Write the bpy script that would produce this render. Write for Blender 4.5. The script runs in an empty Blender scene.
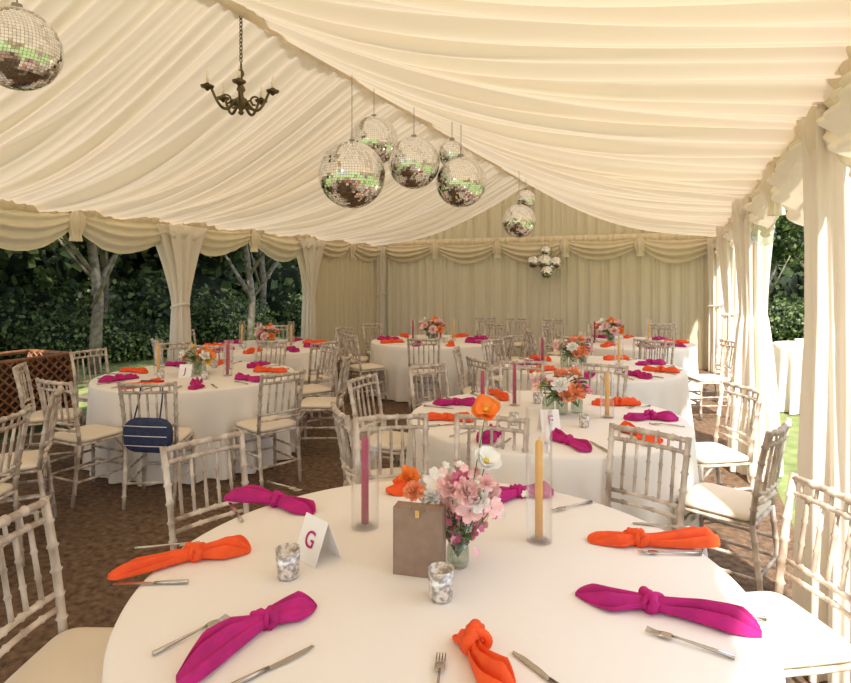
import bpy, math, random
import numpy as np
from mathutils import Vector, Matrix, Euler
random.seed(7)
rng=np.random.default_rng(7)
sc=bpy.context.scene
TH=math.atan(259.5/590.0); C=math.cos(TH); S=math.sin(TH)
H=1.68; F=590.0; HY=278.0
def cam2w(X,Z,z=0.0): return Vector((X*C-Z*S, X*S+Z*C, z))
def px(x,y,z):
    Z=F*(H-z)/(y-HY); return cam2w((x-425.5)/F*Z,Z,z)
def pxZ(x,y,Z): return cam2w((x-425.5)/F*Z,Z,H+(HY-y)/F*Z)
XL,XR=-6.38,0.62; XC=(XL+XR)/2; EV=2.425; RZ=3.62; YB=12.0; YF=-3.0
TT=0.75
# ---------------- materials
def nt(name):
    m=bpy.data.materials.new(name); m.use_nodes=True; t=m.node_tree
    return m,t,t.nodes['Principled BSDF'],t.nodes['Material Output']
def add_bump(t,b,scale,strength,dist=0.01,detail=4):
    tc=t.nodes.new('ShaderNodeTexCoord'); n=t.nodes.new('ShaderNodeTexNoise'); n.inputs['Scale'].default_value=scale; n.inputs['Detail'].default_value=detail
    bp=t.nodes.new('ShaderNodeBump'); bp.inputs['Strength'].default_value=strength; bp.inputs['Distance'].default_value=dist
    t.links.new(tc.outputs['Object'],n.inputs['Vector']); t.links.new(n.outputs['Fac'],bp.inputs['Height']); t.links.new(bp.outputs['Normal'],b.inputs['Normal'])
def col_noise(t,b,c1,c2,scale,lo=0.35,hi=0.65,sock='Base Color',vec=None):
    tc=t.nodes.new('ShaderNodeTexCoord'); n=t.nodes.new('ShaderNodeTexNoise'); n.inputs['Scale'].default_value=scale; n.inputs['Detail'].default_value=5
    r=t.nodes.new('ShaderNodeValToRGB'); r.color_ramp.elements[0].position=lo; r.color_ramp.elements[1].position=hi
    r.color_ramp.elements[0].color=(*c1,1); r.color_ramp.elements[1].color=(*c2,1)
    if vec:
        mp=t.nodes.new('ShaderNodeMapping'); mp.inputs['Scale'].default_value=vec
        t.links.new(tc.outputs['Object'],mp.inputs['Vector']); t.links.new(mp.outputs[0],n.inputs['Vector'])
    else: t.links.new(tc.outputs['Object'],n.inputs['Vector'])
    t.links.new(n.outputs['Fac'],r.inputs['Fac']); t.links.new(r.outputs['Color'],b.inputs[sock]); return r
def mat(name,c,rough=0.6,c2=None,nscale=8,metal=0,bump=None,vec=None,sheen=0):
    m,t,b,o=nt(name); b.inputs['Base Color'].default_value=(*c,1); b.inputs['Roughness'].default_value=rough; b.inputs['Metallic'].default_value=metal
    if sheen: b.inputs['Sheen Weight'].default_value=sheen
    if c2: col_noise(t,b,c,c2,nscale,vec=vec)
    if bump: add_bump(t,b,*bump)
    m.diffuse_color=(*c,1)
    return m
def cloth(name,c,tr=0.4,c2=None,tc_=None,bump=(180,0.15,0.002)):
    m,t,b,o=nt(name); b.inputs['Base Color'].default_value=(*c,1); b.inputs['Roughness'].default_value=0.85
    b.inputs['Specular IOR Level'].default_value=0.1
    if c2: col_noise(t,b,c,c2,3)
    add_bump(t,b,*bump)
    tl=t.nodes.new('ShaderNodeBsdfTranslucent'); tl.inputs['Color'].default_value=(*(tc_ or c),1)
    mx=t.nodes.new('ShaderNodeMixShader'); mx.inputs[0].default_value=tr
    t.links.new(b.outputs[0],mx.inputs[1]); t.links.new(tl.outputs[0],mx.inputs[2]); t.links.new(mx.outputs[0],o.inputs['Surface'])
    return m
def glassmat(name,tint=(1,1,1),gl=0.05):
    m,t,b,o=nt(name); t.nodes.remove(b)
    tr=t.nodes.new('ShaderNodeBsdfTransparent'); tr.inputs[0].default_value=(*tint,1)
    g=t.nodes.new('ShaderNodeBsdfGlossy'); g.inputs['Roughness'].default_value=0.03
    lw=t.nodes.new('ShaderNodeLayerWeight'); lw.inputs['Blend'].default_value=0.25
    mth=t.nodes.new('ShaderNodeMath'); mth.operation='MULTIPLY_ADD'; mth.inputs[1].default_value=0.40; mth.inputs[2].default_value=gl*0.4
    mx=t.nodes.new('ShaderNodeMixShader'); t.links.new(lw.outputs['Facing'],mth.inputs[0]); t.links.new(mth.outputs[0],mx.inputs[0])
    t.links.new(tr.outputs[0],mx.inputs[1]); t.links.new(g.outputs[0],mx.inputs[2]); t.links.new(mx.outputs[0],o.inputs['Surface']); return m
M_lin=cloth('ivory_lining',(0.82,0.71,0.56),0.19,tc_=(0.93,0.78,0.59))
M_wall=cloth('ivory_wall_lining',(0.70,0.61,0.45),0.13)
M_swag=cloth('swag_cloth',(0.84,0.74,0.58),0.2)
M_curt=cloth('curtain_cloth',(0.90,0.83,0.74),0.30)
M_tc=cloth('tablecloth_linen',(0.87,0.81,0.75),0.05,bump=(5,0.35,0.02))
M_chair=mat('limewash_wood',(0.30,0.22,0.165),0.6,(0.73,0.63,0.54),16,bump=(60,0.4,0.004),vec=(1,1,0.35))
M_pad=mat('ivory_seat_pad',(0.76,0.66,0.53),0.85,bump=(120,0.2,0.002))
M_pink=mat('fuchsia_linen',(0.52,0.003,0.18),0.75,(0.38,0.002,0.13),20,bump=(250,0.3,0.002))
M_org=mat('orange_linen',(0.88,0.10,0.010),0.75,(0.76,0.075,0.008),20,bump=(250,0.3,0.002))
M_steel=mat('brushed_steel',(0.50,0.46,0.42),0.25,metal=1)
M_glass=glassmat('clear_glass')
M_water=glassmat('water_glass',(0.85,0.9,0.85),0.2)
M_wpink=mat('pink_candle_wax',(0.42,0.006,0.10),0.5)
M_wyel=mat('yellow_candle_wax',(0.85,0.45,0.08),0.5)
M_kraft=mat('kraft_card',(0.26,0.17,0.12),0.8,(0.30,0.20,0.145),30)
M_gold=mat('gold_clip',(0.7,0.5,0.2),0.3,metal=1)
M_card=mat('white_card',(0.85,0.83,0.80),0.7)
M_ink=mat('magenta_ink',(0.45,0.01,0.15),0.6)
M_brass=mat('antique_brass',(0.08,0.06,0.03),0.4,(0.18,0.13,0.065),12,metal=0.8)
M_bulb=mat('ivory_candle_sleeve',(0.80,0.72,0.55),0.5)
M_mir=mat('mirror_tile',(0.80,0.80,0.78),0.06,metal=1)
M_grout=mat('mirror_ball_core',(0.25,0.24,0.22),0.5)
M_cord=mat('hanging_cord',(0.25,0.22,0.18),0.7)
M_navy=mat('navy_fabric',(0.012,0.02,0.06),0.7,(0.03,0.04,0.10),30)
M_rat=mat('rattan',(0.16,0.06,0.025),0.6,(0.34,0.15,0.06),15)
M_dark=mat('dark_weave',(0.012,0.009,0.007),0.8,(0.035,0.022,0.014),40)
M_pole=mat('aluminium_pole',(0.6,0.6,0.6),0.35,metal=1)
M_stem=mat('green_stem',(0.10,0.22,0.05),0.6)
M_lf=mat('eucalyptus_leaf',(0.10,0.22,0.08),0.6,(0.22,0.33,0.12),20)
M_pc=mat('poppy_centre',(0.75,0.55,0.05),0.7)
M_fl={'coral':mat('petal_coral',(0.90,0.30,0.14),0.7,(0.95,0.42,0.22),30),
'blush':mat('petal_blush',(0.90,0.50,0.50),0.7,(0.95,0.70,0.67),30),
'white':mat('petal_white',(0.90,0.86,0.80),0.7,(0.95,0.92,0.88),30),
'pink':mat('petal_pink',(0.78,0.15,0.32),0.7,(0.88,0.34,0.46),30),
'orange':mat('petal_orange',(0.95,0.20,0.02),0.7,(0.95,0.33,0.06),30),
'yellow':mat('petal_yellow',(0.90,0.60,0.10),0.7,(0.95,0.72,0.25),30),
'burg':mat('petal_burgundy',(0.28,0.01,0.06),0.7,(0.45,0.03,0.12),30)}
# mercury glass
m,t,b,o=nt('mercury_glass'); b.inputs['Metallic'].default_value=0.5; b.inputs['Roughness'].default_value=0.35
col_noise(t,b,(0.35,0.31,0.28),(0.80,0.76,0.72),70,0.4,0.6); add_bump(t,b,80,0.4,0.003); M_merc=m
# coir floor
m,t,b,o=nt('coir_matting'); b.inputs['Roughness'].default_value=0.95
col_noise(t,b,(0.070,0.038,0.019),(0.25,0.15,0.085),22,0.3,0.7); add_bump(t,b,110,1.0,0.015); M_coir=m
m,t,b,o=nt('lawn_grass'); b.inputs['Roughness'].default_value=0.9
col_noise(t,b,(0.16,0.22,0.06),(0.34,0.40,0.15),6,0.3,0.7); add_bump(t,b,90,1.0,0.03); M_grass=m
def leafmat(name,c1,c2):
    m,t,b,o=nt(name); b.inputs['Roughness'].default_value=0.5
    r=col_noise(t,b,c1,c2,1.3,0.35,0.65)
    tl=t.nodes.new('ShaderNodeBsdfTranslucent'); t.links.new(r.outputs['Color'],tl.inputs['Color'])
    mx=t.nodes.new('ShaderNodeMixShader'); mx.inputs[0].default_value=0.35
    t.links.new(b.outputs[0],mx.inputs[1]); t.links.new(tl.outputs[0],mx.inputs[2]); t.links.new(mx.outputs[0],o.inputs['Surface']); return m
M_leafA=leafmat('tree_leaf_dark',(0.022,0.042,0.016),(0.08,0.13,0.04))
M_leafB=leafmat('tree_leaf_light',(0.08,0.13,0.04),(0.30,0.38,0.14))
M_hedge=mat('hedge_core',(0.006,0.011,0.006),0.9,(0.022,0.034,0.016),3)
M_bark=mat('bark',(0.12,0.095,0.075),0.9,(0.30,0.26,0.21),8)
# ---------------- mesh builder
class MB:
    def __init__(s): s.v=[];s.f=[];s.m=[];s.sm=[]
    def face(s,idx,mt,smooth=True): s.f.append(idx);s.m.append(mt);s.sm.append(smooth)
    def grid(s,fn,nu,nv,mt=0,close=False,smooth=True):
        b=len(s.v)
        cols=nu if close else nu+1
        for j in range(nv+1):
            for i in range(cols): s.v.append(tuple(fn(i/nu,j/nv)))
        for j in range(nv):
            for i in range(nu):
                a=b+j*cols+i; c=b+j*cols+((i+1)%cols)
                s.face((a,c,c+cols,a+cols),mt,smooth)
    def tube(s,pts,rad,n=8,mt=0,cap=True,closed=False):
        pts=[Vector(p) for p in pts]; k=len(pts)
        if not hasattr(rad,'__len__'): rad=[rad]*k
        b=len(s.v); up=None
        for i,p in enumerate(pts):
            if closed: tg=pts[(i+1)%k]-pts[i-1]
            else: tg=pts[min(i+1,k-1)]-pts[max(i-1,0)]
            tg.normalize()
            if up is None:
                up=Vector((0,0,1)) if abs(tg.z)<0.9 else Vector((1,0,0))
            a=(up-tg*up.dot(tg)); a.normalize(); c=tg.cross(a); up=a
            for j in range(n):
                w=2*math.pi*j/n; s.v.append(tuple(p+(a*math.cos(w)+c*math.sin(w))*rad[i]))
        for i in range(k if closed else k-1):
            i2=(i+1)%k
            for j in range(n):
                s.face((b+i*n+j,b+i*n+(j+1)%n,b+i2*n+(j+1)%n,b+i2*n+j),mt)
        if cap and not closed:
            s.face(tuple(b+j for j in range(n))[::-1],mt,False); s.face(tuple(b+(k-1)*n+j for j in range(n)),mt,False)
    def lathe(s,prof,c=(0,0,0),n=24,mt=0):
        c=Vector(c)
        def fn(u,v):
            i=int(round(v*(len(prof)-1))); r,z=prof[i]
            return c+Vector((r*math.cos(2*math.pi*u),r*math.sin(2*math.pi*u),z))
        s.grid(fn,n,len(prof)-1,mt,close=True)
    def box(s,c,d,mt=0,R=None):
        b=len(s.v); c=Vector(c)
        for z in(-1,1):
            for y in(-1,1):
                for x in(-1,1):
                    q=Vector((x*d[0]/2,y*d[1]/2,z*d[2]/2))
                    if R: q=R@q
                    s.v.append(tuple(c+q))
        for q in((0,2,3,1),(4,5,7,6),(0,1,5,4),(2,6,7,3),(0,4,6,2),(1,3,7,5)): s.face(tuple(b+i for i in q),mt,False)
    def pad(s,c,d,mt=0,p=0.35,n=24,R=None):  # superellipsoid cushion
        c=Vector(c)
        def sg(a,e): return math.copysign(abs(a)**e,a)
        def fn(u,v):
            a=2*math.pi*u; e=math.pi*(v-0.5)
            q=Vector((d[0]/2*sg(math.cos(e),0.5)*sg(math.cos(a),p),d[1]/2*sg(math.cos(e),0.5)*sg(math.sin(a),p),d[2]/2*sg(math.sin(e),0.8)))
            if R: q=R@q
            return c+q
        s.grid(fn,n,10,mt,close=True)
    def mesh(s,name,mats):
        me=bpy.data.meshes.new(name); me.from_pydata(s.v,[],s.f)
        for q in mats: me.materials.append(q)
        me.polygons.foreach_set('material_index',s.m); me.polygons.foreach_set('use_smooth',s.sm); me.update(); return me
    def make(s,name,mats,loc=(0,0,0),rz=0):
        return inst(name,s.mesh(name,mats),loc,rz)
def inst(name,me,loc=(0,0,0),rz=0,sc_=1.0):
    o=bpy.data.objects.new(name,me); sc.collection.objects.link(o); o.location=loc; o.rotation_euler=(0,0,rz)
    o.scale=(sc_,)*3 if not hasattr(sc_,'__len__') else sc_
    return o
# ---------------- ground, floor
g=MB(); g.grid(lambda u,v:(-45+90*u,-30+90*v,-0.02),1,1,0); g.make('ground_lawn',[M_grass])
g=MB(); g.box(((XL+XR)/2,(YF+YB)/2,-0.009),(XR-XL+0.1,YB-YF+0.1,0.018)); g.make('floor',[M_coir])
# ---------------- ceiling lining (gathered folds running ridge -> eave)
def cusp(a): return 0.5-abs(math.sin(a))
def pleat(y,t=0.0,side=1):
    q=1.1*math.sin(t*2.6+y*.8+side)
    return (0.45*math.sin(y*38+1.6*math.sin(y*2.1)+q)
        +2.2*cusp(y*12.5+1.9*math.sin(y*1.3+side)+q*.9)
        +1.2*cusp(y*26+1.7*math.sin(y*2.3)+1.5*t*math.sin(y*3.1)+q)
        +2.2*math.sin(y*6.1+1.8*math.sin(y*.9+t*2)+side))
def ceil_z(x,y,pl=True):
    t=abs(x-XC)/((XR-XL)/2); t=min(t,1)
    z=RZ+(EV-RZ)*t-0.15*math.sin(math.pi*t)
    fr=(y/3.0)%1.0
    z-=0.13*math.sin(math.pi*fr)**0.6*math.sin(math.pi*min(1,t*0.95+0.05))
    if pl: z+=0.029*pleat(y,t,1 if x>XC else -1)*(0.30+0.70*math.sin(math.pi*(0.08+0.84*t)))
    return z
g=MB(); NY=1500
for side in(-1,1):
    def fn(u,v,side=side):
        y=YF+(YB-YF)*u; x=XC+side*(v*(XR-XL)/2+1e-4)
        return (x,y,ceil_z(x,y))
    g.grid(fn,NY,20,0)
g.grid(lambda u,v:(XC+(v-.5)*.16,YF+(YB-YF)*u,RZ-.075+.05*abs(v-.5)*2-.012*abs(math.sin(u*15*26+1.5*math.sin(u*40)))),900,4,0)
g.make('ceiling',[M_lin])
# ---------------- walls
def wallpleat(s): return 0.030*math.sin(s*34+1.5*math.sin(s*1.7))+0.016*math.sin(s*57+2*math.sin(s*2.3))
g=MB()
def fn(u,v):
    x=XL+(XR-XL)*u; top=EV+0.02
    return (x,YB-0.03+wallpleat(x),v*top)
g.grid(fn,500,3,0)
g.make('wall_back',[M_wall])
g=MB()
def fn(u,v):
    x=XL+(XR-XL)*u; t=abs(x-XC)/((XR-XL)/2); top=RZ+(EV-RZ)*t-0.02
    return (x,YB-0.06+wallpleat(x*1.1),EV-0.05+v*max(0.02,top-EV+0.05))
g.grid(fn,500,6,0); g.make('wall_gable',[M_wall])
g=MB()
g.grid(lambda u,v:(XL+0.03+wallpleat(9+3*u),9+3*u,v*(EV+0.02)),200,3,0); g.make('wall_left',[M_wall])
# ---------------- swag valance
def swag_run(name,p0,p1,inward,nsw):
    g=MB(); p0=Vector(p0);p1=Vector(p1); d=(p1-p0)/nsw; inward=Vector(inward)
    for k in range(nsw):
        a=p0+d*k; ph=random.random()*6
        dd=random.uniform(.24,.32); sk_=random.uniform(-.12,.12)
        def fn(u,v):
            uu=u+sk_*math.sin(math.pi*u)
            drop=0.16+dd*math.sin(math.pi*uu)**0.8
            z=EV+0.03-v*drop-0.03*math.sin(math.pi*u)
            off=0.06+0.12*math.sin(math.pi*min(1,v*1.1))*(0.4+0.6*math.sin(math.pi*u))+0.034*math.sin(v*24+ph)*(0.35+0.65*math.sin(math.pi*u))+0.012*math.sin(u*40+ph)
            q=a+d*u+inward*off; return (q.x,q.y,z)
        g.grid(fn,40,30,0)
        # ruched heading
        def fn2(u,v):
            q=a+d*u+inward*(0.07+0.055*math.sin(math.pi*v)+0.018*math.sin(u*60+ph)+0.010*math.sin(u*97)); return (q.x,q.y,EV-0.05+0.15*v)
        g.grid(fn2,90,6,0)
    for k in range(nsw+1):
        a=p0+d*k+inward*0.10
        def fn(u,v):
            w=2*math.pi*u; r=(0.04+0.065*math.sin(math.pi*min(1,v*1.25))+0.06*max(0,v-0.55))*(1+0.18*math.cos(7*w))
            q=a+d.normalized()*(r*math.cos(w))+inward*(0.7*r*math.sin(w)); return (q.x,q.y,EV+0.03-0.36*v)
        g.grid(fn,42,12,0,close=True)
    return g.make(name,[M_swag])
swag_run('trim_1',(XL,YF,0),(XL,YB,0),(1,0,0),10)
swag_run('trim_2',(XR+.03,YF,0),(XR+.03,YB,0),(-1,0,0),10)
swag_run('trim_3',(XL,YB-0.05,0),(XR,YB-0.05,0),(0,-1,0),5)
# ---------------- curtains on poles
def curtain(x,y,inw,seed,wt=0.30,ww=0.10,wb=0.20,tie=1.15,skew=0.0,name='curtain',off=0.10,band=True):
    g=MB(); r=random.Random(seed); ph=r.random()*6; ph2=r.random()*6
    def prof(z):
        if z>tie:
            k=(z-tie)/(EV-tie); return ww+(wt-ww)*k**1.5
        k=(tie-z)/tie; return ww+(wb-ww)*k**0.7
    def fn(u,v):
        z=(EV-0.05)*(1-v)+0.012*v; w=2*math.pi*u; h=prof(z)
        rip=1+0.15*math.cos(9*w+ph+0.9*math.sin(z*2.3+ph2))+0.10*math.cos(16*w+ph2+0.7*math.sin(z*1.7))+0.05*math.cos(4*w+2.5*z)
        k=max(0,(tie-z)/tie)
        yy=h*math.cos(w)*rip+skew*k; xx=(0.05+0.34*h)*math.sin(w)*rip
        return (x+inw*off+xx,y+yy,z)
    g.grid(fn,150,44,0,close=True)
    if band: g.tube([(x+inw*off+(0.06+0.34*ww)*1.1*math.sin(w),y+ww*1.15*math.cos(w),tie+0.03*math.sin(w)) for w in [2*math.pi*i/24 for i in range(24)]],0.02,8,0,closed=True)
    def fr(u,v):
        w=2*math.pi*u; rr=(.06+wt*.75*math.sin(math.pi*min(1,v*1.1)))*(1+.12*math.cos(11*w+ph)); return (x+inw*off+.5*rr*math.sin(w),y+rr*math.cos(w),EV-.02-.30*v+.015*math.cos(7*w))
    g.grid(fr,90,14,0,close=True)
    g.make(name,[M_curt])
for k,y in enumerate((0,3,6,9)):
    curtain(XL,y,1,k,0.42,0.10,0.17,1.3,band=(k%2==0))
curtain(XL,12-0.25,1,9,0.2,0.1,0.15,1.3)
curtain(XR,0,-1,20) 
curtain(XR,3,-1,21,0.16,0.17,0.25,1.5,0.04,off=.02,band=False)
curtain(XR,6,-1,22,0.30,0.13,0.42,1.35,-0.05,off=.06,band=False)
curtain(XR,9,-1,23,0.36,0.12,0.28,1.2,-0.1,off=.04)
curtain(XR,11.75,-1,24,0.25,0.18,0.2,1.2)
for sx_ in(-1,1):
    for y in(-3,0,3,6,9,11.75):
        xx=(XL+.10) if sx_<0 else (XR-.02-(.03 if y in(6,9) else 0))
        if y in(-3,): xx=XL-.03 if sx_<0 else XR+.05
        g=MB(); g.box((xx,y,(EV-0.1)/2),(0.045,0.045,EV-0.1)); g.make('tent_pole',[M_pole])
# ---------------- chair
def bamboo(g,p0,p1,r,mt=0,rings=4,n=8,mid=None):
    pts=[Vector(p0)]+([Vector(mid)] if mid else [])+[Vector(p1)]
    P=[];R=[]
    N=rings
    def at(t):
        if mid:
            a,b,c=pts; return a*(1-t)**2+2*(1-t)*t*(b*2-(a+c)*0.5)+c*t*t
        return pts[0].lerp(pts[1],t)
    P.append(at(0));R.append(r)
    for k in range(1,N+1):
        t=k/(N+1); e=0.009/max(0.05,(pts[-1]-pts[0]).length)
        for dt,rr in((-e,r),(0,r*1.42),(e,r)):
            P.append(at(t+dt));R.append(rr)
    P.append(at(1));R.append(r)
    g.tube(P,R,n,mt)
g=MB()
for sx in(-1,1):
    bamboo(g,(sx*.195,.19,0),(sx*.185,.18,.44),.0145,0,4)
    bamboo(g,(sx*.175,-.235,0),(sx*.18,-.185,.45),.0145,0,4)
    bamboo(g,(sx*.18,-.185,.44),(sx*.195,-.265,.925),.0145,0,5,mid=(sx*.185,-.215,.68))
    for z in(.17,.27): bamboo(g,(sx*.19,.185,z),(sx*.178,-.205,z),.0095,0,2)
    for e in((.13,-.08)): bamboo(g,(sx*.187,.183,.34),(sx*.187,.10,.43),.008,0,1)
for z in(.20,.30): bamboo(g,(-.19,.185,z),(.19,.185,z),.0095,0,3)
for z in(.18,): bamboo(g,(-.178,-.213,z),(.178,-.213,z),.0095,0,3)
def yb(z): 
    k=(z-.44)/.485; return -.185-.08*k-0.0
for z,r in((.908,.014),(.852,.011),(.60,.011),(.55,.010)):
    bamboo(g,(-.19,yb(z),z),(.19,yb(z),z),r,0,4,mid=(0,yb(z)-.02,z))
for i in range(5):
    x=-.125+.0625*i; o_=-.02*(1-(x/.19)**2)
    bamboo(g,(x,yb(.60)+o_,.60),(x,yb(.852)+o_,.852),.0085,0,2,6)
for x in(-.155,-.094,-.031,.031,.094,.155):
    o_=-.02*(1-(x/.19)**2); g.tube([(x,yb(.852)+o_,.852),(x,yb(.908)+o_,.908)],.007,6,0)
g.pad((0,0,.438),(.41,.405,.035),0,p=0.25)
g.pad((0,0.0,.468),(.405,.395,.055),1,p=0.3,n=32)
chair_me=g.mesh('dining_chair_mesh',[M_chair,M_pad])
def chair(Xc,Z,tx,tz,jit=0.0):
    p=cam2w(Xc,Z); q=cam2w(tx,tz); d=q-p
    a=math.atan2(-d.x,d.y)+jit
    return inst('dining_chair',chair_me,(p.x,p.y,0.0),a)
# ---------------- table
def table_mesh(R,h,seed,folds=22,name='round_table_mesh'):
    g=MB(); r=random.Random(seed); ph=r.random()*6; ph2=r.random()*6
    prof=[(0.0,0),(R*0.35,0),(R*0.7,0),(R-0.02,0),(R-0.004,-0.004),(R+0.002,-0.016)]
    rows=[(a,b,0) for a,b in prof]+[(R+0.004+0.02*k,-0.016-(h-0.030)*k,k) for k in [i/14 for i in range(1,15)]]
    n=176
    def fn(u,v):
        i=int(round(v*(len(rows)-1))); rr,z,k=rows[i]; w=2*math.pi*u
        f=(k**1.2)*(0.045*math.sin(folds*w+ph+1.5*math.sin(3*w))+0.02*math.sin(folds*0.5*w*2+5*w+ph2))
        return ((rr+f)*math.cos(w),(rr+f)*math.sin(w),h+z)
    g.grid(fn,n,len(rows)-1,0,close=True)
    for a in range(4):
        w=a*math.pi/2+0.5; g.tube([(0.6*R*math.cos(w),0.6*R*math.sin(w),0),(0.6*R*math.cos(w),0.6*R*math.sin(w),h-0.03)],0.018,8,1)
    g.lathe([(0.0,h-0.03),(R-0.02,h-0.03),(R-0.02,h-0.008),(0,h-0.008)],n=48,mt=1)
    return g.mesh(name,[M_tc,M_chair])
TM=[table_mesh(0.915,TT,i) for i in range(3)]
T={'A':(0.043,1.83),'B':(0.81,3.98),'Cc':(1.75,6.2),'D':(2.93,8.55),'L1':(-2.2,5.7),'L2':(-2.15,8.04),'L3':(0.11,8.78),'L0':(-3.75,3.3)}
for i,(k,(X,Z)) in enumerate(T.items()):
    inst('round_dining_table',TM[i%3],cam2w(X,Z,0),0.4*i+0.3)
def ring(k,lst,rb=1.15):
    X,Z=T[k]
    for a in lst:
        r_=rb
        if isinstance(a,tuple): a,r_=a
        w=math.radians(a); rr=r_+0.0
        chair(X+rr*math.sin(w),Z-rr*math.cos(w),X,Z,random.uniform(-.08,.08))
ring('A',[(-90,1.10),(-131,1.18),(-171,1.18),(168,1.18),(136,1.27),(101,1.17)])
ring('B',[(-66,1.16),(-112,1.14),(-146,1.14),(178,1.15),(148,1.15),(47,1.12),(96,1.16)])
ring('Cc',[-95,-62,(172),(135),(-140)],1.16)
ring('D',[-90,-48,-5,180,140,-140],1.16)
ring('L1',[-22,8,48,92,128,166,-148,-110,-66],1.18)
ring('L2',[-55,-12,42,-170,140,-110],1.16)
ring('L3',[-92,-52,-6,40,90,132,178,-135],1.16)
ring('L0',[50,88,120],1.17)
chair(3.42,7.15,2.4,7.1)
for X,Z in((1.2,11.0),(1.75,10.8),(2.4,10.6),(4.05,9.6)): chair(X,Z,X+.2,Z-1)
# navy bag hung on chair back
w=math.radians(8); pb=cam2w(T['L1'][0]+1.47*math.sin(w),T['L1'][1]-1.47*math.cos(w),0)
g=MB(); g.pad((0,0,.55),(.36,.07,.25),0,p=0.18); g.tube([(-.10,-.02,.65),(-.09,.03,.80),(-.085,.05,.93),(.085,.05,.93),(.09,.03,.80),(.10,-.02,.65)],.006,6,0)
for z in(.48,.55,.62): g.tube([(-.165,-.036,z),(0,-.041,z),(.165,-.036,z)],.003,5,1)
g.make('shoulder_bag',[M_navy,M_card],pb,TH+0.0-math.radians(8))
# ---------------- napkins
def napkin_mesh(L,kt,wd,seed,M):
    g=MB(); r=random.Random(seed); ph=r.random()*6; bend=r.uniform(.02,.035)*r.choice((-1,1)); sk0=r.uniform(.5,1)*r.choice((-1,1)); sk1=r.uniform(.5,1)*r.choice((-1,1))
    ks=r.uniform(.72,.95)
    def W(t):
        if t<kt: q=(kt-t)/kt; return 0.018+(wd/2-0.018)*(math.sin(q*1.9)/math.sin(1.57) if q<.83 else 1.0)**1.0
        q=(t-kt)/(1-kt); return 0.018+(wd*0.44-0.018)*q**0.6
    def fn(u,v):
        t=v; a=2*math.pi*u; w=W(t); e=1
        q=min(1,abs(t-kt)*4)
        hh=0.020*(1-q)+0.011*q
        if t<0.16: e=(t/0.16)**0.6
        if t>0.88: e=((1-t)/0.12)**0.6
        lx=w*e*math.cos(a); s_=math.sin(a)
        lz=hh*max(.10,e)*(1+s_)
        if s_>0:
            cx=math.cos(a); lz+=q*max(.3,e)*(0.024*abs(math.sin(3.6*cx+ph+1.5*t))*s_**.5+0.009*math.sin(9*cx+4*t+ph))+.010*q*math.sin(5*t+ph)*s_
        sk=(sk0 if t<kt else sk1)
        ly=(t-0.5)*L+sk*lx*0.75*q
        return (lx+bend*math.cos(math.pi*t*1.3+ph),ly,max(0,lz)+0.001)
    g.grid(fn,56,40,0,close=True)
    kx=bend*math.cos(math.pi*kt*1.3+ph); ky=(kt-0.5)*L
    pts=[]
    for i in range(24):
        w=2*math.pi*i/24; pts.append((kx+0.030*ks*math.cos(w),ky+0.016*math.cos(w)+.004*math.sin(2*w),(0.030+0.020*math.sin(w))*ks))
    R_=[(0.018+0.005*math.sin(3*w_*.9+ph))*ks for w_ in range(24)]
    g.tube(pts,R_,12,0,closed=True)
    pts=[(kx+0.026*ks*math.cos(w),ky+.012-0.020*math.cos(w),(0.032+0.022*math.sin(w))*ks) for w in [2*math.pi*i/20 for i in range(20)]]
    g.tube(pts,.012*ks,8,0,closed=True)
    return g.mesh('napkin_mesh',[M])
def napkin_px(a,b,kt,wd,M,seed):
    p=px(a[0],a[1],TT+.01);q=px(b[0],b[1],TT+.01); d=q-p; L=d.length
    me=napkin_mesh(L,kt,wd,seed,M); c=(p+q)/2
    inst('napkin',me,(c.x,c.y,TT),math.atan2(-d.x,d.y))
for i,(a,b,kt,wd,M) in enumerate([((110,570),(250,552),.58,.12,M_org),((232,493),(310,514),.55,.12,M_pink),((172,674),(318,604),.62,.13,M_pink),
    ((456,634),(520,690),.25,.12,M_org),((578,588),(762,638),.42,.11,M_pink),((594,545),(713,537),.35,.12,M_org),((492,504),(548,489),.5,.12,M_pink),((398,494),(418,482),.5,.12,M_org)]):
    napkin_px(a,b,kt,wd,M,30+i)
NP=[napkin_mesh(.34,.5,.13,50+i,M_pink) for i in range(2)]+[napkin_mesh(.34,.5,.13,60+i,M_org) for i in range(2)]
for ti,k in enumerate(('B','Cc','D','L1','L2','L3','L0')):
    X,Z=T[k]
    for j in range(9):
        w=2*math.pi*j/9+0.35*ti; p=cam2w(X+.68*math.sin(w),Z-.68*math.cos(w),TT)
        c=cam2w(X,Z,TT); d=c-p
        inst('napkin',NP[(j%2)*2+random.randint(0,1)],p,math.atan2(-d.x,d.y)+random.uniform(-.3,.3))
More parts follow.
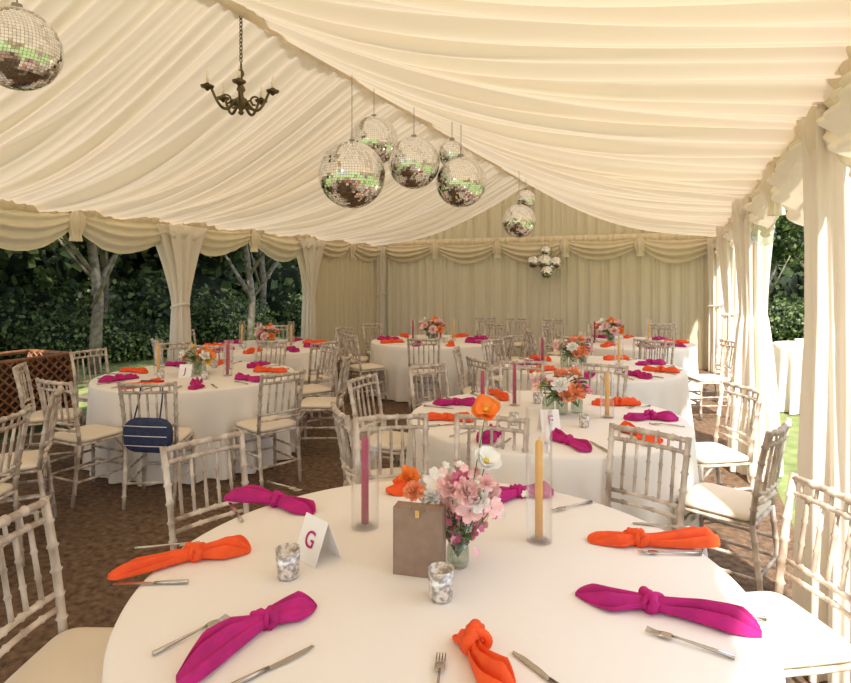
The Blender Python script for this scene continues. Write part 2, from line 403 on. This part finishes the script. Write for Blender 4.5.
# ---------------- cutlery
def fork_mesh():
    g=MB(); 
    g.tube([(0,-.10,.007),(0,-.04,.008),(0,.02,.010),(0,.045,.010)],[.0065,.0045,.003,.0035],8,0)
    g.pad((0,.058,.008),(.026,.035,.004),0,p=.7,n=16)
    for i in range(4):
        x=-.0105+.007*i; g.tube([(x,.066,.008),(x,.085,.005),(x,.108,.009)],[.0022,.002,.0012],6,0)
    return g.mesh('fork_mesh',[M_steel])
def knife_mesh():
    g=MB(); g.tube([(0,-.11,.0075),(0,-.06,.007),(0,-.01,.006)],[.007,.0065,.005],8,0)
    pts=[(-.006,-.01),(.006,-.01),(.010,.03),(.010,.08),(.003,.115),(-.005,.112),(-.006,.05)]
    b=len(g.v)
    for z in(.003,.0055):
        for x,y in pts: g.v.append((x,y,z))
    n=len(pts); g.face(tuple(b+i for i in range(n))[::-1],0,False); g.face(tuple(b+n+i for i in range(n)),0,False)
    for i in range(n): g.face((b+i,b+(i+1)%n,b+n+(i+1)%n,b+n+i),0,False)
    return g.mesh('knife_mesh',[M_steel])
FM,KM=fork_mesh(),knife_mesh()
def cut(me,nm,a,b):
    p=px(a[0],a[1],TT+.003);q=px(b[0],b[1],TT+.003); d=q-p; c=(p+q)/2
    inst(nm,me,(c.x,c.y,TT+0.0005),math.atan2(-d.x,d.y),1.0)
for a,b in(((150,657),(228,618)),((745,662),(641,629)),((707,555),(635,553)),((590,503),(555,511)),((436,705),(440,668)),((142,549),(190,545)),((265,482),(302,492))): cut(FM,'fork',a,b)
for a,b in(((240,684),(303,652)),((197,583),(105,585)),((243,524),(229,502)),((562,690),(532,667)),((762,620),(682,604)),((690,529),(640,524))): cut(KM,'knife',a,b)
for ti,k in enumerate(('B','Cc','L1')):
    X,Z=T[k]; tj={'B':0,'Cc':1,'L1':3}[k]
    for j in range(9):
        w0=2*math.pi*j/9+0.35*tj
        for s_,me,nm in((-.19,FM,'fork'),(.19,KM,'knife')):
            w=w0+s_; p=cam2w(X+.76*math.sin(w),Z-.76*math.cos(w),TT+.0005); d=cam2w(X,Z,TT)-p
            inst(nm,me,p,math.atan2(-d.x,d.y))
# ---------------- flowers
def bloom(g,c,d,r,mt,kind='rose',seed=0,cm=None):
    c=Vector(c); d=Vector(d).normalized(); q=d.to_track_quat('Z','Y').to_matrix(); rr=random.Random(seed)
    layers=[(5,1.0,0.25),(5,.75,.7),(4,.45,1.15)] if kind=='rose' else [(6,1.0,.15+rr.random()*.5)]
    if kind=='ranun': layers=[(7,1.0,.1),(7,.85,.45),(6,.65,.85),(5,.4,1.2)]
    if kind=='poppy': layers=[(4,1.0,.5),(3,.85,.75)]
    for li,(n,s_,el) in enumerate(layers):
        off=rr.random()*6
        for k in range(n):
            a=off+2*math.pi*k/n; w=1.15*2*math.pi/n*.62
            ee=el+rr.uniform(-.12,.12)
            def fn(u,v):
                ww=(u-.5)*2*w*(math.sin(math.pi*min(.93 if kind!='poppy' else .75,.12+v*.8)))**.7
                rad=r*s_*v; up=r*s_*v*math.tan(min(1.2,ee))*.8; cup=1-0.25*abs(ww)
                ru=r*.07*math.sin(9*u+k+seed)*v
                hor=rad*math.cos(ee*.6)
                hor=hor*cup
                return c+q@Vector((hor*math.cos(a+ww),hor*math.sin(a+ww),min(up,r*1.0)*1.0+ru-0.1*r+r*.15*v*v))
            g.grid(fn,6,5,mt)
    if cm is not None:
        g.lathe([(0,0),(r*.16,0),(r*.2,r*.12),(r*.1,r*.25),(0,r*.27)],c,10,cm)
KEYS=['coral','blush','white','pink','orange','yellow','burg']
FMATS=[M_stem,M_lf,M_pc]+[M_fl[k] for k in KEYS]+[M_water]
def KI(k): return 3+KEYS.index(k)
def leafsp(g,c,d,L):
    c=Vector(c);d=Vector(d).normalized(); s_=d.cross(Vector((0,0,1))).normalized()
    g.grid(lambda u,v:c+d*(L*v)+s_*((u-.5)*L*.45*math.sin(math.pi*(.05+.93*v)))+Vector((0,0,-.25*L*v*v+.02*abs(u-.5))),3,5,1)
def vase(g,c,r,h):
    g.lathe([(0,.003),(r*.85,.003),(r,.02),(r,h*.7),(r*.8,h),(r*.74,h),(r*.93,h*.68),(r*.93,.02)],c,20,len(FMATS)-1)
def arrangement(seed,pal,n=20,spread=.13,h=.20,r=.047):
    g=MB(); rr=random.Random(seed)
    for vx,vy in((0,0),(.09,.03),(-.08,-.03)):
        vase(g,(vx,vy,0),.033,.10)
    for i in range(n):
        a=rr.random()*6.28; q=math.sqrt(rr.random())*spread; hh=h*(1-.35*q/spread)+rr.uniform(-.03,.05)
        c=Vector((q*math.cos(a)*1.25,q*math.sin(a),hh)); b=Vector((rr.choice((0,.09,-.08)),0,.04))
        g.tube([b,(b+c)/2+Vector((0,0,.03)),c],.002,5,0,cap=False)
        bloom(g,c,(c-Vector((0,0,h*.3))).normalized(),r*rr.uniform(.7,1.25),KI(rr.choice(pal)),rr.choice(('rose','ranun','open')),seed+i,2 if rr.random()<.3 else None)
    for i in range(22):
        a=rr.random()*6.28; leafsp(g,(.05*math.cos(a),.05*math.sin(a),h*rr.uniform(.45,.9)),(math.cos(a),math.sin(a),rr.uniform(.0,.9)),rr.uniform(.06,.12))
    return g
ARR=[arrangement(11,['coral','blush','white','coral','yellow','pink']).mesh('flower_arrangement_mesh',FMATS),
     arrangement(12,['blush','coral','blush','burg','orange','white']).mesh('flower_arrangement_mesh',FMATS),
     arrangement(13,['yellow','white','orange','yellow','coral'],15).mesh('flower_arrangement_mesh',FMATS)]
for k,i,s_ in(('B',0,1.25),('Cc',0,1.25),('D',1,1.4),('L1',2,1.15),('L2',1,1.2),('L3',1,1.4),('L0',0,1)):
    X,Z=T[k]; 
    dx={'B':.12,'Cc':-.2,'D':-.25,'L1':0,'L2':0,'L3':0,'L0':0}[k]
    dz={'B':.05}.get(k,0)
    inst('flower_arrangement',ARR[i],cam2w(X+dx,Z+dz,TT),TH+i,s_)
# front arrangement built in its own local frame
g=MB(); rr=random.Random(5)
org=px(458,566,TT); 
vase(g,(0,0,0),.036,.085); vase(g,(-.10,.16,0),.033,.10)
def loc(x,y,dz=0):
    Z0=1.86+dz; return Vector(((x-425.5)/F*Z0-(458-425.5)/F*1.905,Z0-1.905,H+(HY-y)/F*Z0-TT))
def fl(x,y,dz,r,k,kind,seed,d=(0,-.6,.8),cm=None,base=(0,0,.03)):
    c=loc(x,y,dz); b=Vector(base); g.tube([b,b.lerp(c,.5)+Vector((.005,0,.01)),c],.0018,5,0,cap=False); bloom(g,c,d,r,KI(k),kind,seed,cm)
fl(486,411,.05,.052,'orange','poppy',1,(-.1,-.75,.6),2); fl(486,462,.03,.050,'white','poppy',2,(.2,-.6,.7),2)
for i,(x,y,r,k) in enumerate([(438,482,.05,'white'),(424,488,.045,'white'),(450,488,.05,'blush'),(466,492,.05,'blush'),(480,500,.045,'white'),(490,492,.04,'blush'),(470,510,.05,'blush'),(458,522,.045,'pink'),(478,522,.045,'blush'),(446,507,.05,'blush'),(409,478,.045,'orange'),(414,492,.04,'coral'),(432,497,.04,'white'),(492,508,.035,'blush'),(462,480,.036,'pink'),(455,535,.032,'pink'),(440,518,.035,'blush'),(470,533,.03,'pink'),(486,484,.032,'blush'),(448,474,.03,'white')]):
    fl(x,y,rr.uniform(.05,.16) if x<450 else rr.uniform(-.03,.12),r,k,rr.choice(('rose','ranun','open')),40+i,(rr.uniform(-.6,.6),-.6,rr.uniform(.3,1)))
for i in range(150):
    x=rr.gauss(466,17);y=rr.gauss(503,17); c=loc(x,y,rr.uniform(.0,.12)); bloom(g,c,(rr.uniform(-1,1),-.5,rr.uniform(0,1)),.015,KI(rr.choice(('blush','white','pink','blush'))),'open',100+i)
for i in range(16):
    a=rr.random()*6.28; leafsp(g,(.02*math.cos(a),.02*math.sin(a),.09+.05*rr.random()),(math.cos(a),math.sin(a),rr.uniform(.2,1)),.07)
g.make('flower_arrangement',FMATS,org,TH)
# ---------------- kraft gift bag
p=px(420,573,TT); g=MB()
g.box((0,0,.105),(.155,.055,.21),0)
g.box((0,-.0285,.205),(.157,.003,.012),0); g.box((-.079,0,.105),(.0015,.057,.212),0)
g.box((.0,-.032,.198),(.014,.006,.022),1)
g.tube([(-.02,-.03,.205),(-.018,-.032,.225),(0,-.033,.232),(.018,-.032,.225),(.02,-.03,.205)],.002,6,0)
g.make('kraft_gift_bag',[M_kraft,M_gold],(p.x,p.y,TT+.0005),TH+math.radians(-14))
# ---------------- votives, tapers
g=MB(); g.lathe([(0,.002),(.030,.002),(.034,.01),(.038,.09),(.0365,.09),(.033,.012),(0,.010)],n=28,mt=0); g.lathe([(0,.03),(.033,.03),(.033,.034),(0,.036)],n=20,mt=1); g.tube([(0,0,.034),(0,0,.048)],.001,5,1)
VM=g.mesh('votive_mesh',[M_merc,M_bulb])
def votive(p,s_=1): inst('tealight_holder',VM,p,0,s_)
votive(px(288,577,TT)); votive(px(441,599,TT))
def taper(M,rt,ht,hc):
    g=MB(); 
    g.lathe([(0,.002),(rt,.002),(rt,ht),(rt-.003,ht),(rt-.003,.006),(0,.006)],n=32,mt=0)
    g.lathe([(0,.006),(.030,.006),(.030,.010),(.012,.016),(.014,.035),(.0115,.036),(.0,.036)],n=20,mt=0)
    g.lathe([(0,.014),(.0142,.014),(.0135,hc-.02),(.011,hc-.006),(.0,hc)],n=16,mt=1); g.tube([(0,0,hc-.003),(.001,0,hc+.012)],.001,5,2)
    return g.mesh('taper_candle_mesh',[M_glass,M,M_cord])
TP,TY=taper(M_wpink,.052,.40,.34),taper(M_wyel,.046,.47,.36)
inst('taper_candle',TP,px(365,527,TT)); inst('taper_candle',TY,px(539,541,TT))
TP2,TY2=taper(M_wpink,.045,.30,.30),taper(M_wyel,.045,.34,.30)
for k,l in(('B',((-.42,.05,0),(.40,-.05,1),(-.16,.33,0))),('Cc',((-.5,.1,0),(.25,-.1,1),(-.02,.3,1))),('D',((-.45,.1,0),(.3,0,1))),('L1',((-.38,.0,1),(.32,-.1,0),(.2,.3,0))),('L2',((-.35,.0,1),(.32,0,1),(-.2,.3,0))),('L3',((-.3,.1,0),(.3,0,1),(.12,.3,0)))):
    X,Z=T[k]
    for dx,dz,c in l: inst('taper_candle',TY2 if c else TP2,cam2w(X+dx,Z+dz,TT),0)
    for dx,dz in((.18,-.3),(-.25,-.24),(.02,.40)): votive(cam2w(X+dx,Z+dz,TT),.85)
# ---------------- table cards
def card(p,rz,letter,s_=1.0,ls=.085):
    e=bpy.data.objects.new('table_number_card',None); sc.collection.objects.link(e); e.location=p; e.rotation_euler=(0,0,rz)
    g=MB(); w,h,d=.12*s_,.125*s_,.05*s_
    for sgn in(-1,1):
        b=len(g.v); g.v+= [(-w/2,sgn*d,0.001),(w/2,sgn*d,0.001),(w/2,0,h),(-w/2,0,h)]; g.face((b,b+1,b+2,b+3),0,False)
    o=g.make('folded_card',[M_card]); o.parent=e
    md=o.modifiers.new('th','SOLIDIFY'); md.thickness=.0015
    cu=bpy.data.curves.new('letter','FONT'); cu.body=letter; cu.size=ls*s_; cu.align_x='CENTER'; cu.align_y='CENTER'; cu.extrude=.0004; cu.offset=.0006; cu.materials.append(M_ink)
    t_=bpy.data.objects.new('letter',cu); sc.collection.objects.link(t_); t_.parent=e
    t_.location=(0,-d*.5-.0025,h*.5); t_.rotation_euler=(math.atan2(h,d),0,0)
card(px(317,557,TT),TH+math.radians(-45),'G',1.05,.07)
card(px(549,430,TT),TH+math.radians(8),'F',1.0)
card(px(186,377,TT),TH+math.radians(5),'J',.95)
# ---------------- mirror balls
def mirror_ball(name,c,r,seed,cord=True,extra=None):
    g=MB(); rr=random.Random(seed); c=Vector(c)
    def sph(cc,r):
        g.lathe([(max(0,r*.985*math.sin(math.pi*i/24)),-r*.985*math.cos(math.pi*i/24)) for i in range(25)],cc,32,0)
        nb=40 if r>.14 else 18
        for i in range(nb):
            l0=-math.pi/2+math.pi*i/nb; l1=l0+math.pi/nb*.92; lm=(l0+l1)/2
            n=max(4,int(2*nb*math.cos(lm)))
            for k in range(n):
                a0=2*math.pi*k/n; a1=a0+2*math.pi/n*.92
                nrm=Vector((math.cos(lm)*math.cos((a0+a1)/2),math.cos(lm)*math.sin((a0+a1)/2),math.sin(lm)))
                ax=Vector((rr.gauss(0,1),rr.gauss(0,1),rr.gauss(0,1))).normalized(); Rm=Matrix.Rotation(rr.gauss(0,.055),3,ax)
                b=len(g.v); ctr=nrm*r
                for l,a in((l0,a0),(l0,a1),(l1,a1),(l1,a0)):
                    q=Vector((math.cos(l)*math.cos(a),math.cos(l)*math.sin(a),math.sin(l)))*r
                    g.v.append(tuple(cc+ctr+Rm@(q-ctr)+nrm*.001))
                g.face((b,b+1,b+2,b+3),1,False)
    sph(c,r)
    g.lathe([(0,r+.02),(.02,r+.02),(.025,r-.01)],c,12,0)
    if extra:
        for e,er in extra: 
            sph(c+Vector(e),er)
    if cord:
        top=ceil_z(c.x,c.y,False)+.02; g.tube([c+Vector((0,0,r)),Vector((c.x,c.y,top))],.003,5,2)
    me=g.mesh(name,[M_grout,M_mir,M_cord]); return inst(name,me)
for i,(x,y,rp,r) in enumerate([(352,175,33,.25),(414,163,25.5,.20),(374,141,24,.21),(461,182,25,.20),(452,154,13.5,.11),(17,49,40,.17),(519,221,16.5,.20),(526,199,9,.12)]):
    mirror_ball('mirror_ball',pxZ(x,y,F*r/rp),r,i)
c0=pxZ(545,262,11.7)
mirror_ball('mirror_ball_cluster',c0,.17,33,True,[((.22,0,-.02),.14),((-.22,0,0),.14),((.05,-.05,-.2),.14),((0.02,0,.22),.12)])
# ---------------- chandelier
p=pxZ(241,97,4.2); topz=ceil_z(p.x,p.y,False)
g=MB()
g.lathe([(0,-.13),(.014,-.125),(.022,-.11),(.012,-.095),(.034,-.075),(.050,-.05),(.044,-.02),(.020,0),(.016,.03),(.032,.05),(.026,.07),(.014,.09),(.012,.14),(.024,.16),(.020,.18),(.010,.20),(.006,.24),(0,.245)],n=20,mt=0)
for k in range(5):
    a=2*math.pi*k/5+.35; u=Vector((math.cos(a),math.sin(a),0))
    P=[]
    for i in range(17):
        t=i/16; r_=.03+.20*t; z=-.02-.085*math.sin(math.pi*min(1,t*1.15))+.075*t**3
        P.append(u*r_+Vector((0,0,z)))
    g.tube(P,[.012-.003*i/16 for i in range(17)],8,0)
    P=[u*(.10+.03*math.cos(w))+Vector((0,0,.0+.03*math.sin(w)-.03)) for w in [i*.45 for i in range(12)]]
    g.tube(P,.007,6,0)
    e=P0=u*.23+Vector((0,0,.02))
    g.lathe([(0,-.016),(.010,-.012),(.018,0),(.042,.008),(.047,.020),(.036,.014),(.016,.014),(.017,.036),(0.0,.036)],e,16,0)
    g.lathe([(0,.036),(.010,.036),(.010,.085),(0,.088)],e,12,1)
    g.lathe([(0,.088),(.008,.095),(.009,.105),(.003,.125),(0,.13)],e,10,2)
z=.245; k=0
while p.z+z<topz+.03:
    pts=[]
    for i in range(12):
        w=2*math.pi*i/12; q=(.011*math.cos(w),0) if k%2 else (0,.011*math.cos(w)); pts.append((q[0],q[1],z+.018+.018*math.sin(w)))
    g.tube(pts,.004,5,0,closed=True); z+=.028;k+=1
g.lathe([(.05,topz-p.z+.03),(.045,topz-p.z-.0),(.01,topz-p.z-.02),(0,topz-p.z-.02)],n=16,mt=0)
g.make('chandelier',[M_brass,M_bulb,glassmat('bulb_glass',(1,.95,.85),.3)],p)
# ---------------- outside cocktail table
me=table_mesh(.36,.86,8,12,'poseur_table_mesh'); p=cam2w(4.86,7.55,-0.02); inst('poseur_table',me,p)
g=MB(); g.lathe([(0,0),(.08,0),(.10,.01),(.12,.05),(.115,.05),(.09,.012),(0,.01)],n=24); g.make('serving_bowl',[M_card],(p.x,p.y,.842))
c=pxZ(797,234,4.6); g=MB(); g.lathe([(.09*math.sin(math.pi*i/16),-.09*math.cos(math.pi*i/16)) for i in range(17)],n=24,mt=0); g.tube([(0,0,.09),(0,0,EV-c.z+.02)],.002,5,1); 
c.x=min(c.x,XR-.05); g.make('glass_bauble',[M_water,M_cord],c)
# ---------------- rattan sofa (outside left opening)
g=MB(); L=1.7;Hh=.82;D=.75
def lattice(o,du,dv,nu,nv):
    o=Vector(o);du=Vector(du);dv=Vector(dv)
    for i in range(-nv,nu+1):
        for s_ in(0,1):
            a=i/nu; b=(i+nv)/nu
            t0=max(0,-a/(b-a)) if a<0 else 0; t1=min(1,(1-a)/(b-a))
            if t1<=t0: continue
            ua=a+(b-a)*t0; ub=a+(b-a)*t1
            if s_: ua,ub=1-ua,1-ub
            nrm=du.cross(dv).normalized()*(.012+.004*(1 if s_ else -1))
            g.tube([o+du*ua+dv*t0+nrm,o+du*ub+dv*t1+nrm],.013,5,0,cap=False)
for x,y in((0,0),(D,0),(0,L),(D,L)):
    g.tube([(x,y,0),(x,y,Hh)],.028,8,0)
for z in(.1,Hh): g.tube([(0,0,z),(0,L,z)],.024,8,0); g.tube([(D,0,z),(D,L,z)],.024,8,0)
for y in(0,L):
    g.tube([(0,y,.1),(D,y,.1)],.018,8,0)
    g.tube([(0,y,Hh),(D,y,Hh)],.025,8,0); lattice((0,y,.1),(D,0,0),(0,0,.72),7,7)
    g.box((D/2,y,.46),(D,.012,.72),2)
lattice((D,0,.1),(0,L,0),(0,0,.72),16,7); g.box((D,L/2,.46),(.012,L,.72),2)
g.pad((D/2-.03,L/2,.42),(D-.16,L-.06,.12),1,p=.2)
g.make('rattan_sofa',[M_rat,M_navy,M_dark],(-7.25,2.9,-0.02))
# ---------------- trees & hedges
def leaves(centers,n,size,seed,mats,trunk=None,name='tree_mesh',core=True,ck=.78,branches=()):
    r=np.random.default_rng(seed); g=MB()
    tot=sum(a[3]*a[4] for a in centers)
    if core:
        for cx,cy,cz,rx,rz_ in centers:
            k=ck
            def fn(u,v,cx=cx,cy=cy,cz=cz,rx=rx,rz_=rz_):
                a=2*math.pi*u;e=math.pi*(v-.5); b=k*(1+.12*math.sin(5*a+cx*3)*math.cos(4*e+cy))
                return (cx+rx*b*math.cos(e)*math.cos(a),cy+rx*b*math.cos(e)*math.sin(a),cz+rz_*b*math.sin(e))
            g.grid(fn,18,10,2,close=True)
    for cx,cy,cz,rx,rz_ in centers:
        m_=int(n*rx*rz_/tot)
        d=r.normal(size=(m_,3)); d/=np.linalg.norm(d,axis=1)[:,None]
        rad=r.uniform(.60,1.12,m_)[:,None]*(1+.15*np.sin(7*d[:,:1]+5*d[:,2:3]*3))
        P=d*rad*np.array([rx,rx,rz_])+np.array([cx,cy,cz])
        A=r.normal(size=(m_,3)); A/=np.linalg.norm(A,axis=1)[:,None]
        B=np.cross(A,d+.3*r.normal(size=(m_,3))); B/=(np.linalg.norm(B,axis=1)[:,None]+1e-6)
        s_=size*r.uniform(.5,1.4,m_)[:,None]
        mi=(r.random(m_)<.45).astype(int)
        for i in range(m_):
            b=len(g.v); p=P[i];a=A[i]*s_[i];c=B[i]*s_[i]*.5
            g.v+= [tuple(p-a*.7),tuple(p+c),tuple(p+a*.7),tuple(p-c)]; g.face((b,b+1,b+2,b+3),int(mi[i]),False)
    if trunk: g.tube(trunk[0],trunk[1],10,3)
    for bp,br in branches: g.tube(bp,br,7,3)
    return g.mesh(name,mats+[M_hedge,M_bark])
LM=[M_leafA,M_leafB]
br=[([(0,.02,1.6),(.5,.3,2.3),(1.2,.7,3.3)],[.06,.045,.02]),([(0,.05,2.0),(-.6,-.2,2.7),(-1.3,-.4,3.4)],[.05,.04,.02]),([(0,.05,1.3),(.1,-.6,2.1),(.2,-1.2,3.0)],[.045,.03,.015])]
tr1=leaves([(0,0,4.7,1.9,1.3),(1.3,.6,3.5,1.1,.7),(-1.4,-.4,3.5,1.2,.8),(.2,-1.3,3.2,.8,.5)],10000,.11,1,LM,([(0,0,-.1),(.1,0,1.5),(-.05,.1,3),(0,0,4.5)],[.13,.10,.08,.04]),'tree_mesh',ck=.55,branches=br)
tr2=leaves([(0,0,5,1.6,1.6),(1,.9,3.5,1.1,.8),(-1.2,.3,3.8,1.0,.8)],9000,.11,2,LM,([(0,0,-.1),(-.2,0,1.5),(.1,.1,3),(0,0,5)],[.11,.085,.07,.03]),'tree_mesh',ck=.55,branches=br)
bs=leaves([(0,0,.6,1.1,.75),(1.1,.3,.45,.8,.6),(-1.1,-.2,.6,.9,.8)],9000,.08,3,LM,None,'bush_mesh')
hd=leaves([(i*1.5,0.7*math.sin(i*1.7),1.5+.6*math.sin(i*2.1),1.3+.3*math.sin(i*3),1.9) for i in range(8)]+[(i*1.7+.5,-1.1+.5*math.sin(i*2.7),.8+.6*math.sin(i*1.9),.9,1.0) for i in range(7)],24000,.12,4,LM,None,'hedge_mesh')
for x,y,rz,s_ in((-16,-4,1.57,1.4),(-17,6,1.5,1.9),(-16,16,1.6,1.9),(-10,26,.2,1.7),(2,27,.0,1.6),(14,20,-.9,1.6),(17,8,-1.57,1.4)):
    inst('hedge',hd,(x,y,-.1),rz,s_)
for i,(x,y,s_) in enumerate(((-9.3,3.9,.85),(-9.6,7.2,.9),(-9.0,10.6,.85),(-12,5.2,1.05),(-12.3,9.4,1.1),(-11.5,14,1.0),(-9.8,18,1),(3.6,20,.9),(7,21,1.1),(10,14,1.1),(1.9,18,.75))):
    inst('tree',tr1 if i%2 else tr2,(x,y,-.02),i*1.3,s_)
for i,(x,y,s_) in enumerate(((-11,3.2,.75),(-10.8,8.4,.7),(-11,12.4,.85),(-13.5,4.8,1.2),(-13.8,10.6,1.25),(-13.6,7.6,1.1),(3.0,17,.8),(5.6,16.5,.9),(-9.9,15.8,.9))):
    inst('bush',bs,(x,y,-.02),i*.9,s_)
# ---------------- lights
w=bpy.data.worlds.new('World'); sc.world=w; w.use_nodes=True; t=w.node_tree; bg=t.nodes['Background']
sky=t.nodes.new('ShaderNodeTexSky'); sky.sky_type='NISHITA'; sky.sun_disc=False; sky.sun_elevation=math.radians(55); sky.sun_rotation=math.radians(60)
hs=t.nodes.new('ShaderNodeHueSaturation'); hs.inputs['Saturation'].default_value=0.5
t.links.new(sky.outputs[0],hs.inputs['Color']); t.links.new(hs.outputs[0],bg.inputs['Color']); bg.inputs['Strength'].default_value=0.36
sl=bpy.data.lights.new('sun','SUN'); sl.energy=8.5; sl.angle=math.radians(2); sl.color=(1,.93,.83)
so=bpy.data.objects.new('sun',sl); sc.collection.objects.link(so)
sd=Vector((.36,-.72,1)).normalized(); so.rotation_euler=sd.to_track_quat('Z','Y').to_euler(); so.location=(5,-5,20)
# ---------------- camera
cd=bpy.data.cameras.new('camera'); cd.sensor_width=36; cd.sensor_fit='HORIZONTAL'; cd.lens=F/851*36; cd.shift_y=-(341.5-HY)/851; cd.clip_end=200
co=bpy.data.objects.new('camera',cd); sc.collection.objects.link(co); co.location=(0,0,H); co.rotation_euler=(math.pi/2,0,TH); sc.camera=co
sc.view_settings.view_transform='Standard'
sc.view_settings.exposure=0.2
print('objs',len(sc.objects))
